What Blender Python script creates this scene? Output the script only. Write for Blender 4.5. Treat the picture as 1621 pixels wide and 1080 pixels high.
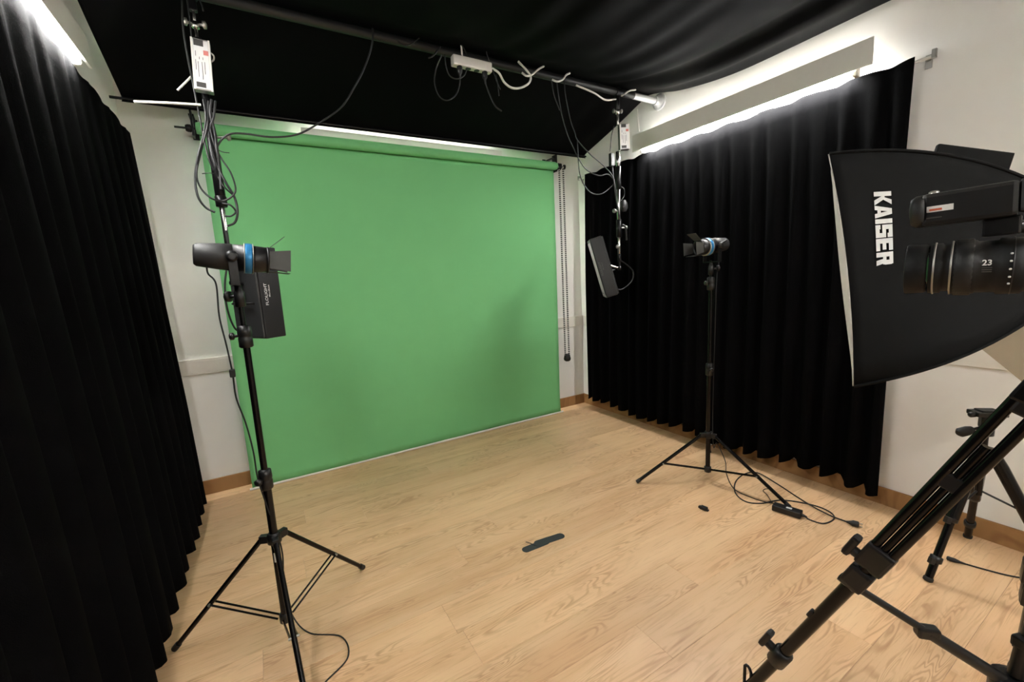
import bpy, bmesh, math, random
from mathutils import Vector, Matrix, Quaternion
random.seed(7)
S = bpy.context.scene
for o in list(bpy.data.objects): bpy.data.objects.remove(o)
COL = S.collection
V = Vector

# ------------------------------------------------------------------ camera
CP = V((-3.272, -3.941, 1.55))
RX = V((0.85934567, -0.50882537, -0.05120311)).normalized()
UX = V((0.11836833, 0.1005006, 0.98787072)).normalized()
FX = V((0.49750775, 0.85498326, -0.14659356)).normalized()
FPX = 674.738
cd = bpy.data.cameras.new('camera'); cam = bpy.data.objects.new('camera', cd); COL.objects.link(cam)
cd.sensor_width = 36.0; cd.sensor_fit = 'HORIZONTAL'; cd.lens = FPX * 36.0 / 1621.0
cd.clip_start = 0.02; cd.clip_end = 60
M = Matrix.Identity(4)
for i in range(3):
    M[i][0] = RX[i]; M[i][1] = UX[i]; M[i][2] = -FX[i]; M[i][3] = CP[i]
cam.matrix_world = M
S.camera = cam

# ------------------------------------------------------------------ world, exposure
w = bpy.data.worlds.new('world'); S.world = w; w.use_nodes = True
w.node_tree.nodes['Background'].inputs[0].default_value = (0.9, 0.95, 1.0, 1)
w.node_tree.nodes['Background'].inputs[1].default_value = 0.02
S.view_settings.view_transform = 'Standard'; S.view_settings.look = 'None'
S.view_settings.gamma = 1.0; S.view_settings.use_curve_mapping = False
S.view_settings.exposure = 2.33
LAMP_E = 28.0          # strength of the wall washer diffusers

# ------------------------------------------------------------------ picking points of the place
def ray(x, y): return FX + RX * ((x - 810.5) / FPX) - UX * ((y - 540.0) / FPX)
def on(x, y, axis, val):
    d = ray(x, y); return CP + d * ((val - CP[axis]) / d[axis])
def dep(x, y, d): return CP + ray(x, y) * d

# ------------------------------------------------------------------ materials
def srgb(c):
    return tuple((v/255/12.92 if v/255 <= .04045 else ((v/255+.055)/1.055)**2.4) for v in c)
MATS = {}
def mat(name, col, rough=.5, metal=0., var=.08, scale=30., bump=0., spec=.5, sheen=0., bscale=None):
    if name in MATS: return MATS[name]
    m = bpy.data.materials.new(name); m.use_nodes = True; MATS[name] = m
    nt = m.node_tree; b = nt.nodes['Principled BSDF']; L = nt.links.new
    c = srgb(col)
    tc = nt.nodes.new('ShaderNodeTexCoord'); nz = nt.nodes.new('ShaderNodeTexNoise')
    nz.inputs['Scale'].default_value = scale; nz.inputs['Detail'].default_value = 3
    L(tc.outputs['Object'], nz.inputs['Vector'])
    mr = nt.nodes.new('ShaderNodeMapRange'); mr.inputs[3].default_value = 1-var; mr.inputs[4].default_value = 1+var
    L(nz.outputs['Fac'], mr.inputs[0])
    mx = nt.nodes.new('ShaderNodeVectorMath'); mx.operation = 'SCALE'; mx.inputs[0].default_value = c
    L(mr.outputs[0], mx.inputs['Scale']); L(mx.outputs[0], b.inputs['Base Color'])
    b.inputs['Roughness'].default_value = rough; b.inputs['Metallic'].default_value = metal
    b.inputs['Specular IOR Level'].default_value = spec
    if sheen: b.inputs['Sheen Weight'].default_value = sheen; b.inputs['Sheen Roughness'].default_value = .4
    if bump:
        n2 = nt.nodes.new('ShaderNodeTexNoise'); n2.inputs['Scale'].default_value = bscale or scale*6; n2.inputs['Detail'].default_value = 2
        L(tc.outputs['Object'], n2.inputs['Vector'])
        bp = nt.nodes.new('ShaderNodeBump'); bp.inputs['Strength'].default_value = bump; bp.inputs['Distance'].default_value = .004
        L(n2.outputs['Fac'], bp.inputs['Height']); L(bp.outputs[0], b.inputs['Normal'])
    return m
def emis(name, col, st):
    m = bpy.data.materials.new(name); m.use_nodes = True; b = m.node_tree.nodes['Principled BSDF']
    b.inputs['Base Color'].default_value = (*srgb(col), 1); b.inputs['Emission Color'].default_value = (*srgb(col), 1)
    b.inputs['Emission Strength'].default_value = st; MATS[name] = m; return m
def wood(name, c0, c1, c2, rough=.42, gx=1.0):
    m = bpy.data.materials.new(name); m.use_nodes = True; MATS[name] = m
    nt = m.node_tree; N = nt.nodes.new; L = nt.links.new; b = nt.nodes['Principled BSDF']
    tc = N('ShaderNodeTexCoord'); oi = N('ShaderNodeObjectInfo')
    mul = N('ShaderNodeMath'); mul.operation = 'MULTIPLY'; mul.inputs[1].default_value = 57.0; L(oi.outputs['Random'], mul.inputs[0])
    cb = N('ShaderNodeCombineXYZ'); L(mul.outputs[0], cb.inputs[0]); L(mul.outputs[0], cb.inputs[2])
    ad = N('ShaderNodeVectorMath'); L(tc.outputs['Object'], ad.inputs[0]); L(cb.outputs[0], ad.inputs[1])
    def scaled(v):
        q = N('ShaderNodeVectorMath'); q.operation = 'MULTIPLY'; q.inputs[1].default_value = v; L(ad.outputs[0], q.inputs[0]); return q
    # cathedral figure: contour lines of a stretched noise
    n1 = N('ShaderNodeTexNoise'); n1.inputs['Scale'].default_value = 1; n1.inputs['Detail'].default_value = 2.5; n1.inputs['Distortion'].default_value = .6
    L(scaled((1.3*gx, 9.0, 1)).outputs[0], n1.inputs['Vector'])
    k = N('ShaderNodeMath'); k.operation = 'MULTIPLY'; k.inputs[1].default_value = 120; L(n1.outputs['Fac'], k.inputs[0])
    sn = N('ShaderNodeMath'); sn.operation = 'SINE'; L(k.outputs[0], sn.inputs[0])
    r1 = N('ShaderNodeMapRange'); r1.inputs[1].default_value = -.2; r1.inputs[2].default_value = 1; L(sn.outputs[0], r1.inputs[0])
    # fine pores along the board
    n2 = N('ShaderNodeTexNoise'); n2.inputs['Scale'].default_value = 1; n2.inputs['Detail'].default_value = 4; n2.inputs['Roughness'].default_value = .65
    L(scaled((5*gx, 120, 1)).outputs[0], n2.inputs['Vector'])
    # broad tone
    n3 = N('ShaderNodeTexNoise'); n3.inputs['Scale'].default_value = 1; n3.inputs['Detail'].default_value = 2
    L(scaled((1.0*gx, 9, 1)).outputs[0], n3.inputs['Vector'])
    n4 = N('ShaderNodeTexNoise'); n4.inputs['Scale'].default_value = 1; n4.inputs['Detail'].default_value = 1
    L(scaled((2.2*gx, 12, 1)).outputs[0], n4.inputs['Vector'])
    gate = N('ShaderNodeMapRange'); gate.inputs[1].default_value = .42; gate.inputs[2].default_value = .66; L(n4.outputs['Fac'], gate.inputs[0])
    f = N('ShaderNodeMath'); f.operation = 'MULTIPLY'; L(r1.outputs[0], f.inputs[0]); L(gate.outputs[0], f.inputs[1])
    mA = N('ShaderNodeMix'); mA.data_type = 'RGBA'; mA.inputs['A'].default_value = (*srgb(c0), 1); mA.inputs['B'].default_value = (*srgb(c1), 1)
    rr = N('ShaderNodeMapRange'); rr.inputs[1].default_value = .33; rr.inputs[2].default_value = .67; L(n3.outputs['Fac'], rr.inputs[0]); L(rr.outputs[0], mA.inputs['Factor'])
    mB = N('ShaderNodeMix'); mB.data_type = 'RGBA'; L(mA.outputs['Result'], mB.inputs['A']); mB.inputs['B'].default_value = (*srgb(c2), 1)
    ff = N('ShaderNodeMath'); ff.operation = 'MULTIPLY'; ff.inputs[1].default_value = .55; L(f.outputs[0], ff.inputs[0]); L(ff.outputs[0], mB.inputs['Factor'])
    mC = N('ShaderNodeMix'); mC.data_type = 'RGBA'; L(mB.outputs['Result'], mC.inputs['A']); mC.inputs['B'].default_value = (*srgb(c2), 1)
    pr = N('ShaderNodeMapRange'); pr.inputs[1].default_value = .52; pr.inputs[2].default_value = .75; pr.inputs[4].default_value = .5; L(n2.outputs['Fac'], pr.inputs[0]); L(pr.outputs[0], mC.inputs['Factor'])
    hv = N('ShaderNodeHueSaturation'); L(mC.outputs['Result'], hv.inputs['Color'])
    vr = N('ShaderNodeMapRange'); vr.inputs[3].default_value = .92; vr.inputs[4].default_value = 1.06; L(oi.outputs['Random'], vr.inputs[0]); L(vr.outputs[0], hv.inputs['Value'])
    L(hv.outputs[0], b.inputs['Base Color']); b.inputs['Roughness'].default_value = rough; b.inputs['Specular IOR Level'].default_value = .35
    bp = N('ShaderNodeBump'); bp.inputs['Strength'].default_value = .12; bp.inputs['Distance'].default_value = .002; L(n2.outputs['Fac'], bp.inputs['Height']); L(bp.outputs[0], b.inputs['Normal'])
    return m

WALL = mat('white_wall_paint', (231, 229, 224), .75, var=.025, scale=3, bump=.12, bscale=160)
CEIL = mat('ceiling_paint', (225, 222, 216), .8, var=.02, scale=3)
TRUNK = mat('trunking_plastic', (222, 217, 208), .45, var=.02)
OAK = wood('oak_floor', (225, 188, 147), (213, 172, 130), (164, 119, 83))
BASE = wood('oak_baseboard', (160, 120, 78), (147, 107, 66), (108, 74, 44), .55)
SUB = mat('subfloor', (110, 82, 56), .9)
VELVET = mat('black_velvet', (9, 9, 10), .95, var=.25, scale=60, bump=.3, spec=.03)
CANOPY = mat('black_canopy_cloth', (9, 9, 10), .7, var=.2, scale=40, bump=.12, spec=.04)
GREEN = mat('green_screen_cloth', (116, 186, 123), .8, var=.03, scale=4, bump=.12, bscale=500, spec=.25)
BLACK = mat('black_plastic', (15, 15, 16), .42, var=.15)
BLACKM = mat('black_powdercoat', (19, 19, 20), .3, .3, var=.15)
BLACKS = mat('black_satin_tube', (22, 20, 20), .22, .5, var=.1)
RUBBER = mat('black_rubber', (17, 17, 17), .6, var=.1)
GREY = mat('dark_grey_plastic', (42, 42, 42), .5, var=.1)
GREYL = mat('grey_barn_door', (66, 66, 64), .5, var=.1)
LENSB = mat('lens_black', (15, 15, 16), .6, var=.1, spec=.3)
CABLE = mat('grey_black_cable', (32, 32, 32), .5, var=.1)
POLEB = mat('dark_pole_paint', (34, 34, 34), .45, .1, var=.1)
BLUE = mat('blue_anodised_ring', (46, 124, 176), .35, .3, var=.06)
CHROME = mat('chrome_tube', (205, 203, 198), .22, 1., var=.06)
STEEL = mat('brushed_steel', (170, 168, 162), .4, .9, var=.08)
WHITEP = mat('white_plastic', (225, 222, 214), .4, var=.03)
ALU = mat('grey_lamp_panel', (222, 218, 210), .6, .0, var=.03)
GALV = mat('pale_metal_pole', (190, 190, 192), .4, .3, var=.05)
SOFTC = mat('softbox_cloth', (20, 20, 20), .8, var=.1, scale=25, bump=.1, bscale=700, spec=.12)
SOFTW = mat('softbox_diffuser', (226, 222, 212), .8, var=.03)
PRINT = mat('white_print', (220, 220, 218), .6, var=.05)
REDP = mat('red_print', (205, 120, 112), .6, var=.05)
ORANGE = mat('orange_print', (196, 96, 64), .6, var=.05)
DARKP = mat('dark_print', (60, 58, 56), .6, var=.3, scale=200)
BOARD = mat('beige_board', (158, 148, 128), .8, var=.05, scale=8)
GLASS = mat('lens_glass', (14, 16, 20), .05, .0, spec=1.0)
GLOSS = mat('gloss_black', (12, 12, 13), .12, 0, spec=.6)
LEDF = mat('led_face', (150, 146, 120), .5, var=.1)
TAPE = mat('gaffer_tape', (38, 44, 44), .75, var=.15, bump=.2)
DIFF = emis('lamp_diffuser', (253, 252, 250), LAMP_E)
DIFFU = emis('lamp_top_diffuser', (253, 252, 250), LAMP_E*.1)

# ------------------------------------------------------------------ mesh builder
class MB:
    def __init__(s): s.v = []; s.f = []; s.sm = []
    def add(s, vs, fs, smooth=False):
        n = len(s.v); s.v += [V(q) for q in vs]
        for f in fs: s.f.append([n+i for i in f]); s.sm.append(smooth)
    def box(s, c, size, rot=None, bev=0.):
        bm = bmesh.new(); bmesh.ops.create_cube(bm, size=1)
        for q in bm.verts: q.co = V((q.co.x*size[0], q.co.y*size[1], q.co.z*size[2]))
        if bev: bmesh.ops.bevel(bm, geom=list(bm.edges), offset=bev, segments=2, affect='EDGES', profile=.6)
        R = rot if rot is not None else Matrix.Identity(3)
        bm.verts.index_update()
        s.add([R @ q.co + V(c) for q in bm.verts], [[q.index for q in f.verts] for f in bm.faces]); bm.free(); return s
    def rings(s, rings, cap=True, smooth=True, close=True):
        n = len(rings[0]); vs = [p for r in rings for p in r]; fs = []
        for i in range(len(rings)-1):
            for j in range(n if close else n-1):
                k = (j+1) % n; fs.append([i*n+j, i*n+k, (i+1)*n+k, (i+1)*n+j])
        s.add(vs, fs, smooth)
        if cap and close:
            s.add(rings[0], [list(range(n))[::-1]]); s.add(rings[-1], [list(range(n))])
        return s
    def tube(s, pts, r, seg=8, cap=True):
        pts = [V(p) for p in pts]; rs = r if isinstance(r, (list, tuple)) else [r]*len(pts)
        t0 = (pts[1]-pts[0]).normalized(); a = t0.orthogonal().normalized(); out = []
        for i, p in enumerate(pts):
            t = (pts[min(i+1, len(pts)-1)]-pts[max(i-1, 0)])
            t = t.normalized() if t.length > 1e-9 else t0
            a = (a - t*a.dot(t)); a = a.normalized() if a.length > 1e-6 else t.orthogonal().normalized()
            b = t.cross(a)
            out.append([p + (a*math.cos(2*math.pi*k/seg) + b*math.sin(2*math.pi*k/seg))*rs[i] for k in range(seg)])
        return s.rings(out, cap)
    def lathe(s, p0, axis, prof, seg=24, cap=True):
        ax = V(axis).normalized(); a = ax.orthogonal().normalized(); b = ax.cross(a); p0 = V(p0)
        return s.rings([[p0 + ax*d + (a*math.cos(2*math.pi*k/seg)+b*math.sin(2*math.pi*k/seg))*r for k in range(seg)] for d, r in prof], cap)
    def cyl(s, a, b, r, seg=14): return s.tube([a, b], r, seg)
    def prism(s, pts, ext):
        n = len(pts); e = V(ext); pts = [V(p) for p in pts]
        s.add(pts + [p+e for p in pts], [list(range(n))[::-1], list(range(n, 2*n))] + [[i, (i+1) % n, n+(i+1) % n, n+i] for i in range(n)]); return s
    def ball(s, c, r, seg=8, sc=(1, 1, 1)):
        out = []
        for i in range(1, seg):
            t = math.pi*i/seg
            out.append([V(c)+V((math.sin(t)*math.cos(2*math.pi*k/(seg*2))*r*sc[0], math.sin(t)*math.sin(2*math.pi*k/(seg*2))*r*sc[1], math.cos(t)*r*sc[2])) for k in range(seg*2)])
        return s.rings(out, True)
    def build(s, name, m, parent=None, base=None, label=None):
        o = V(ORG[parent.name]) if parent else V(base or (0, 0, 0))
        me = bpy.data.meshes.new(name); me.from_pydata([tuple(q-o) for q in s.v], [], s.f); me.validate()
        me.polygons.foreach_set('use_smooth', s.sm[:len(me.polygons)] if len(me.polygons) == len(s.sm) else [False]*len(me.polygons))
        bm = bmesh.new(); bm.from_mesh(me); bmesh.ops.recalc_face_normals(bm, faces=bm.faces); bm.to_mesh(me); bm.free()
        me.materials.append(m)
        ob = bpy.data.objects.new(name, me); COL.objects.link(ob)
        if parent: ob.parent = parent
        else: ob.location = o
        ORG[ob.name] = tuple(o)
        if label: ob['label'] = label
        return ob
ORG = {}
def tag(o, label, cat, group=None):
    o['label'] = label; o['category'] = cat
    if group: o['group'] = group
    return o
def thing(name, loc, label, cat, group=None):
    o = bpy.data.objects.new(name, None); COL.objects.link(o); o.location = loc; o.empty_display_size = .05
    ORG[o.name] = tuple(loc); return tag(o, label, cat, group)
def struct(o): o['kind'] = 'structure'; return o
def curve(pts, n=8):
    pts = [V(p) for p in pts]; P = [pts[0]*2-pts[1]] + pts + [pts[-1]*2-pts[-2]]; out = []
    for i in range(1, len(P)-2):
        for k in range(n):
            t = k/n; a, b, c, d = P[i-1], P[i], P[i+1], P[i+2]
            out.append(.5*((2*b)+(c-a)*t+(2*a-5*b+4*c-d)*t*t+(3*b-a-3*c+d)*t**3))
    return out + [pts[-1]]
def cable(pts, r=.0035, seg=6, n=8): return MB().tube(curve(pts, n), r, seg)
def frame(z, x=None):
    z = V(z).normalized(); x = V(x) if x is not None else z.orthogonal(); x = (x - z*x.dot(z)).normalized(); y = z.cross(x)
    return Matrix((x, y, z)).transposed()
def text_verts(body, extrude=0.0, offset=0.0):
    cu = bpy.data.curves.new('t', 'FONT'); cu.body = body; cu.size = 1; cu.offset = offset; cu.resolution_u = 3
    ob = bpy.data.objects.new('t', cu); COL.objects.link(ob); bpy.context.view_layer.update()
    me = bpy.data.meshes.new_from_object(ob.evaluated_get(bpy.context.evaluated_depsgraph_get()))
    vs = [q.co.copy() for q in me.vertices]; fs = [list(f.vertices) for f in me.polygons]
    bpy.data.objects.remove(ob); bpy.data.curves.remove(cu); bpy.data.meshes.remove(me)
    x0 = min(q.x for q in vs); x1 = max(q.x for q in vs); y0 = min(q.y for q in vs); y1 = max(q.y for q in vs)
    return [((q.x-x0)/(x1-x0), (q.y-y0)/(y1-y0)) for q in vs], fs
def text_on(body, name, m, parent, fn, offset=0.0, label=None):
    """fn(u, v) maps unit text coordinates to a point on the printed surface"""
    vs, fs = text_verts(body, offset=offset); mb = MB(); mb.add([fn(u, v) for u, v in vs], fs)
    return mb.build(name, m, parent, label=label)

# ================================================================== SETTING
XL, YR, ZC = -3.94, -5.7, 3.32
struct(MB().box(((XL)/2, YR/2, -.035), (-XL+.3, -YR+.3, .04)).build('floor', SUB))
floor = bpy.data.objects['floor']
PW, PL, GAP = .2, 2.07, .0007
known = {8: -2.45, 9: -1.37, 11: -2.665, 12: -1.57, 13: -2.01, 14: -1.07, 6: -3.23, 10: -.62}
plank_mesh = {}
def plank(x0, x1, y0, y1):
    key = (round(x1-x0, 3), round(y1-y0, 3))
    if key not in plank_mesh:
        bm = bmesh.new(); bmesh.ops.create_cube(bm, size=1)
        for q in bm.verts: q.co = V((q.co.x*(key[0]-GAP), q.co.y*(key[1]-GAP), q.co.z*.014))
        top = [e for e in bm.edges if all(q.co.z > 0 for q in e.verts)]
        bmesh.ops.bevel(bm, geom=top, offset=.0007, segments=1, affect='EDGES')
        me = bpy.data.meshes.new('plank'); bm.to_mesh(me); bm.free(); me.materials.append(OAK); plank_mesh[key] = me
    o = bpy.data.objects.new('plank', plank_mesh[key]); COL.objects.link(o); o.parent = floor
    o.location = ((x0+x1)/2, (y0+y1)/2, -.007)
rows = [(-.13, 0.0)] + [(-.13-PW*(k+1), -.13-PW*k) for k in range(28)]
for i, (y0, y1) in enumerate(rows):
    y0 = max(y0, YR)
    if y1 <= y0: continue
    j = known.get(i-1, -random.random()*PL)
    xs = sorted({XL, 0.0} | {j+k*PL for k in range(-3, 4) if XL+.08 < j+k*PL < -.08})
    for a, b in zip(xs[:-1], xs[1:]): plank(a, b, y0, y1)
struct(MB().box((XL/2, .06, ZC/2), (-XL+.24, .12, ZC+.2)).build('wall_back', WALL))
struct(MB().box((.06, YR/2, ZC/2), (.12, -YR, ZC+.2)).build('wall_right', WALL))
struct(MB().box((XL-.06, YR/2, ZC/2), (.12, -YR, ZC+.2)).build('wall_left', WALL))
struct(MB().box((XL/2, YR-.06, ZC/2), (-XL+.24, .12, ZC+.2)).build('wall_rear', WALL))
struct(MB().box((XL/2, YR/2, ZC+.15), (-XL+.24, -YR+.24, .1)).build('ceiling', CEIL))
struct(MB().box((XL/2, -.0075, .0565), (-XL, .015, .113), bev=.003).build('baseboard_back', BASE))
def ysticks(name, x, z, sx, sz, m, y0, y1):   # long pieces modelled along X then turned, so the grain follows them
    o = MB().box((0, 0, 0), (y1-y0, sx, sz), bev=.003).build(name, m); o.rotation_euler.z = math.pi/2; o.location = (x, (y0+y1)/2, z); return struct(o)
ysticks('baseboard_right', -.0075, .0565, .015, .113, BASE, YR, -.016)
ysticks('baseboard_left', XL+.0075, .0565, .015, .113, BASE, YR, -.016)
def trunking(name, m_):
    return struct(m_.build(name, TRUNK))
t = MB(); t.box((XL/2, -.011, 1.0085), (-XL-.002, .022, .117), bev=.004); t.box((XL/2, -.0235, 1.0085), (-XL-.05, .003, .085)); trunking('trim_1', t)
t = MB(); t.box((-.011, YR/2-.02, 1.0085), (.022, -YR-.06, .117), bev=.004); t.box((-.0235, YR/2-.03, 1.0085), (.003, -YR-.1, .085)); trunking('trim_2', t)

# ================================================================== WALL LAMPS
def wall_lamp(p0, p1, nrm, label, off=.15):
    """p0,p1: ends of the panel's centre line on the wall, nrm: into the room; a tube shows below the front panel"""
    p0, p1, n = V(p0), V(p1), V(nrm); d = (p1-p0); ln = d.length; d.normalize(); c = (p0+p1)/2
    R = Matrix((d, n, d.cross(n))).transposed()
    up = V((0, 0, 1))
    o = thing('wall_lamp', c, label, 'lamp', 'wall washing lamps')
    MB().box(c+n*off, (ln, .012, .143), R, .002).build('panel', ALU, o)
    MB().box(c+n*(off-.042), (ln-.06, .066, .085), R).build('housing', WHITEP, o)
    MB().box(c+n*(off-.042)+up*.049, (ln-.08, .02, .012), R, .002).build('top_diffuser', DIFFU, o)
    MB().box(c+n*(off-.036)-up*.07, (ln-.2, .046, .054), R, .012).build('tube_diffuser', DIFF, o)
    for s in (-1, 1): MB().box(c+d*s*(ln/2-.09)+n*(off-.036)-up*.07, (.024, .05, .058), R, .004).build('added_end_cap', ALU, o)  # added opaque caps, stop light spilling onto the wall past the tube
    for s in (-1, 0, 1): MB().box(c+d*s*(ln*.42)+n*((off-.075)/2), (.05, off-.077, .05), R).build('wall_bracket', ALU, o)
    return o
ZL = 2.708
wall_lamp((0, -2.765, ZL), (0, -.965, ZL), (-1, 0, 0), 'long grey panel lamp on the wall above the right-hand black curtain')
wall_lamp((XL, -2.9, ZL), (XL, -1.055, ZL), (1, 0, 0), 'long grey panel lamp on the wall above the left-hand black curtain', .108)
wall_lamp((-2.845, 0, 2.705), (-1.075, 0, 2.705), (0, -1, 0), 'long grey panel lamp behind the green roller on the back wall')
wall_lamp((-2.9, YR, ZL), (-1.1, YR, ZL), (0, 1, 0), 'added unseen grey panel lamp on the wall behind the photographer')  # added lamp out of view, brightens the near half of the room
# thin lead that hangs down to the lamp above the right curtain
lw = cable([on(1009, 172, 0, -.06), on(1010, 190, 0, -.06), on(1012, 208, 0, -.08)], .004).build('lamp_lead', WHITEP, None, on(1012, 208, 0, -.08))
tag(lw, 'thin white lead hanging to the end of the right wall lamp', 'cable')

# ================================================================== CURTAINS
def curtain(name, x_of, y0, y1, zt, zb_of, seed, label, nf, amp, wallx, sgn):
    rnd = random.Random(seed); ny = nf*10; nz = 26; ph = [0.]
    for i in range(ny): ph.append(ph[-1] + 2*math.pi/10*(1+.55*math.sin(i*.07*5+seed)*.6+rnd.uniform(-.15, .15)))
    am = []; a = 1.
    for i in range(ny+1):
        if i % 10 == 0: a2 = rnd.uniform(.55, 1.15)
        a += (a2-a)*.25; am.append(a)
    mb = MB(); vs = []; fs = []
    for k in range(nz+1):
        t = k/nz
        for i in range(ny+1):
            s = i/ny; y = y0+(y1-y0)*s; zb = zb_of(s); z = zt+(zb-zt)*t
            if k == 0: z += .008*math.sin(ph[i]*.5+1)
            A = amp*(.07+.93*min(1, t*1.4)**.9+.1*t**4)*am[i]
            fold = math.sin(ph[i]+.5*math.sin(t*2.3+i*.02)*t)
            fold = math.copysign(abs(fold)**.8, fold)
            fold = fold-.4*(1-fold*fold)
            drift = .25*amp*math.sin(t*3+s*9+seed)*t
            x = x_of(t, s)+sgn*(A*fold+drift)
            yy = y+.3*amp*math.cos(ph[i]*1.0)*am[i]*min(1, t*2)
            if k == nz: z += .026*max(0, fold+.1)**2.5-.004+rnd.uniform(-.0015, .0015)
            vs.append((x, yy, z))
    for k in range(nz):
        for i in range(ny):
            q = k*(ny+1)+i; fs.append([q, q+1, q+ny+2, q+ny+1])
    mb.add(vs, fs, True)
    base = (x_of(1, .5), (y0+y1)/2, zb_of(.5))
    o = mb.build(name, VELVET, None, base)
    md = o.modifiers.new('thick', 'SOLIDIFY'); md.thickness = .004; md.offset = 0
    return tag(o, label, 'curtain', 'black velvet curtains')
curtain('curtain', lambda t, s: -.072-.022*t, -.2, -2.925, 2.612, lambda s: .098+.02*math.sin(s*17), 3, 'black velvet curtain hanging along the right wall behind the far light stand', 20, .046, 0, 1)
curtain('curtain', lambda t, s: -3.872+.067*t-.02*t*s, -.16, -4.7, 2.605, lambda s: .05+.05*min(1, s*2.5), 11, 'black velvet curtain filling the left edge of the picture', 26, .04, XL, -1)
def curtain_rod(x, y0, y1, z, wx, label):
    o = thing('curtain_rod', (x, (y0+y1)/2, z), label, 'curtain rod', 'white curtain rods')
    MB().cyl((x, y0, z), (x, y1, z), .009).build('rod', WHITEP, o)
    for y in (y0, y1):
        MB().box((x, y, z+.012), (.024, .02, .045), bev=.004).build('end_cap', STEEL, o)
        yb = y+(.03 if y < (y0+y1)/2 else -.03); s = 1 if wx > x else -1
        m_ = MB(); m_.box(((x+wx)/2, yb, z-.002), (abs(wx-x)-.02, .018, .012)); m_.box((wx-s*.006, yb, z-.01), (.006, .03, .07), bev=.002); m_.build('bracket', STEEL, o)
    return o
curtain_rod(-.04, -2.995, -.06, 2.6, 0, 'white rod with a small end hook carrying the right wall curtain')
curtain_rod(-3.905, -4.78, -.09, 2.6, XL, 'white rod carrying the left wall curtain')

# ================================================================== GREEN SCREEN
gx0, gx1 = -3.495, -.475; RY, RZ = -.215, 2.668
gs = thing('green_screen', ((gx0+gx1)/2, -.14, 0), 'large green pull-down backdrop hanging from a roller to the floor', 'backdrop')
MB().lathe((gx0-.012, RY, RZ), (1, 0, 0), [(0, .012), (.001, .036), (.03, .04), (gx1-gx0, .04), (gx1-gx0+.022, .034), (gx1-gx0+.024, .012)], 28).build('roller', GREEN, gs)
mb = MB(); nx, nz = 70, 44; vs = []; fs = []
for k in range(nz+1):
    t = k/nz; z = RZ-.012+(0.014-RZ+.012)*t
    for i in range(nx+1):
        s = i/nx; x = gx0+(gx1-gx0)*s
        y = RY+.0395+.004*math.sin(s*7+t*3)*t+.006*math.sin(s*3.1+1)*math.sin(t*3.1)
        e = min(s, 1-s)*(gx1-gx0); y -= .022*math.exp(-e/.014)*math.sin(math.pi*min(1, t*1.0))**.5*(1 if s < .5 else .3)
        y += .035*min(1, t*1.1)
        if z < .3: y += -.012*((.3-z)/.29)**2
        vs.append((x, y, z))
for k in range(nz):
    for i in range(nx): q = k*(nx+1)+i; fs.append([q, q+1, q+nx+2, q+nx+1])
mb.add(vs, fs, True); c = mb.build('cloth', GREEN, gs); c.modifiers.new('thick', 'SOLIDIFY').thickness = .0015
MB().tube([(gx0-.018, -.15, .011), (gx1+.035, -.15, .011)], .0105, 12).build('bottom_bar', WHITEP, gs, label='white bottom bar')
for x, s in ((gx0-.03, -1), (gx1+.006, 1)):
    m_ = MB(); m_.box((x, RY+.02, RZ+.03), (.012, .075, .17), bev=.003); m_.box((x, -.1, RZ+.09), (.03, .2, .012)); m_.box((x, -.004, RZ+.05), (.04, .008, .14), bev=.003)
    m_.build('bracket', BLACKM, gs)
m_ = MB(); m_.cyl((gx0-.13, RY, RZ-.005), (gx0-.01, RY, RZ-.005), .007); m_.lathe((gx0-.07, RY, RZ-.005), (1, 0, 0), [(0, .02), (.012, .026), (.03, .026), (.036, .014)], 8); m_.build('axle_pin', BLACKM, gs)
m_ = MB(); m_.cyl((gx1+.02, RY, RZ), (gx1+.12, RY, RZ), .008); m_.lathe((gx1+.1, RY, RZ), (1, 0, 0), [(0, .012), (.004, .024), (.016, .026), (.022, .014)], 14); m_.build('axle_knob', BLACKM, gs)
MB().lathe((gx1+.034, RY, RZ), (1, 0, 0), [(0, .02), (.002, .034), (.008, .024), (.02, .024), (.026, .034), (.028, .02)], 20).build('chain_wheel', BLACKM, gs)
xa, xb = gx1+.036, gx1+.088; zc = .655
for x in (xa, xb):
    m_ = MB(); m_.tube([(x, RY-.012, RZ), (x, RY-.012, zc)], .005, 6); m_.build('chain_cord', WHITEP, gs)
    m_ = MB(); z = RZ-.02
    while z > zc:
        m_.lathe((x, RY-.012, z), (0, 0, -1), [(0, .004), (.002, .0105), (.0105, .0105), (.0125, .004)], 6); z -= .021
    m_.build('bead_chain', BLACK, gs)
m_ = MB(); m_.lathe(((xa+xb)/2, RY-.012, zc+.03), (0, 0, -1), [(0, .026), (.015, .032), (.03, .034), (.05, .04), (.07, .036), (.082, .02)], 18); m_.build('chain_weight', BLACK, gs, label='black chain weight')

# ================================================================== OVERHEAD POLE, ROD, CANOPY
PY, PZ = -1.15, 3.03
po = thing('ceiling_pole', (XL/2, PY, PZ), 'round black pole spanning the room under the black canopy', 'pole')
MB().cyl((XL+.03, PY, PZ), (-.33, PY, PZ), .027, 20).build('tube', POLEB, po)
MB().cyl((-.33, PY, PZ), (-.02, PY, PZ), .0275, 20).build('bare_end', GALV, po, label='pale bare metal end')
for x, s in ((0, -1), (XL, 1)):
    MB().lathe((x, PY, PZ), (s, 0, 0), [(0, .07), (.012, .07), (.016, .062), (.018, .05), (.03, .048), (.034, .036), (.07, .034)], 26).build('wall_flange', GALV, po)
ro = MB().cyl((XL+.02, -.28, 2.78), (-.12, -.28, 2.78), .0085).build('canopy_rod', BLACKM, None, (XL/2, -.28, 2.78))
tag(ro, 'thin black rod along the lower back edge of the canopy', 'rod')
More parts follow.
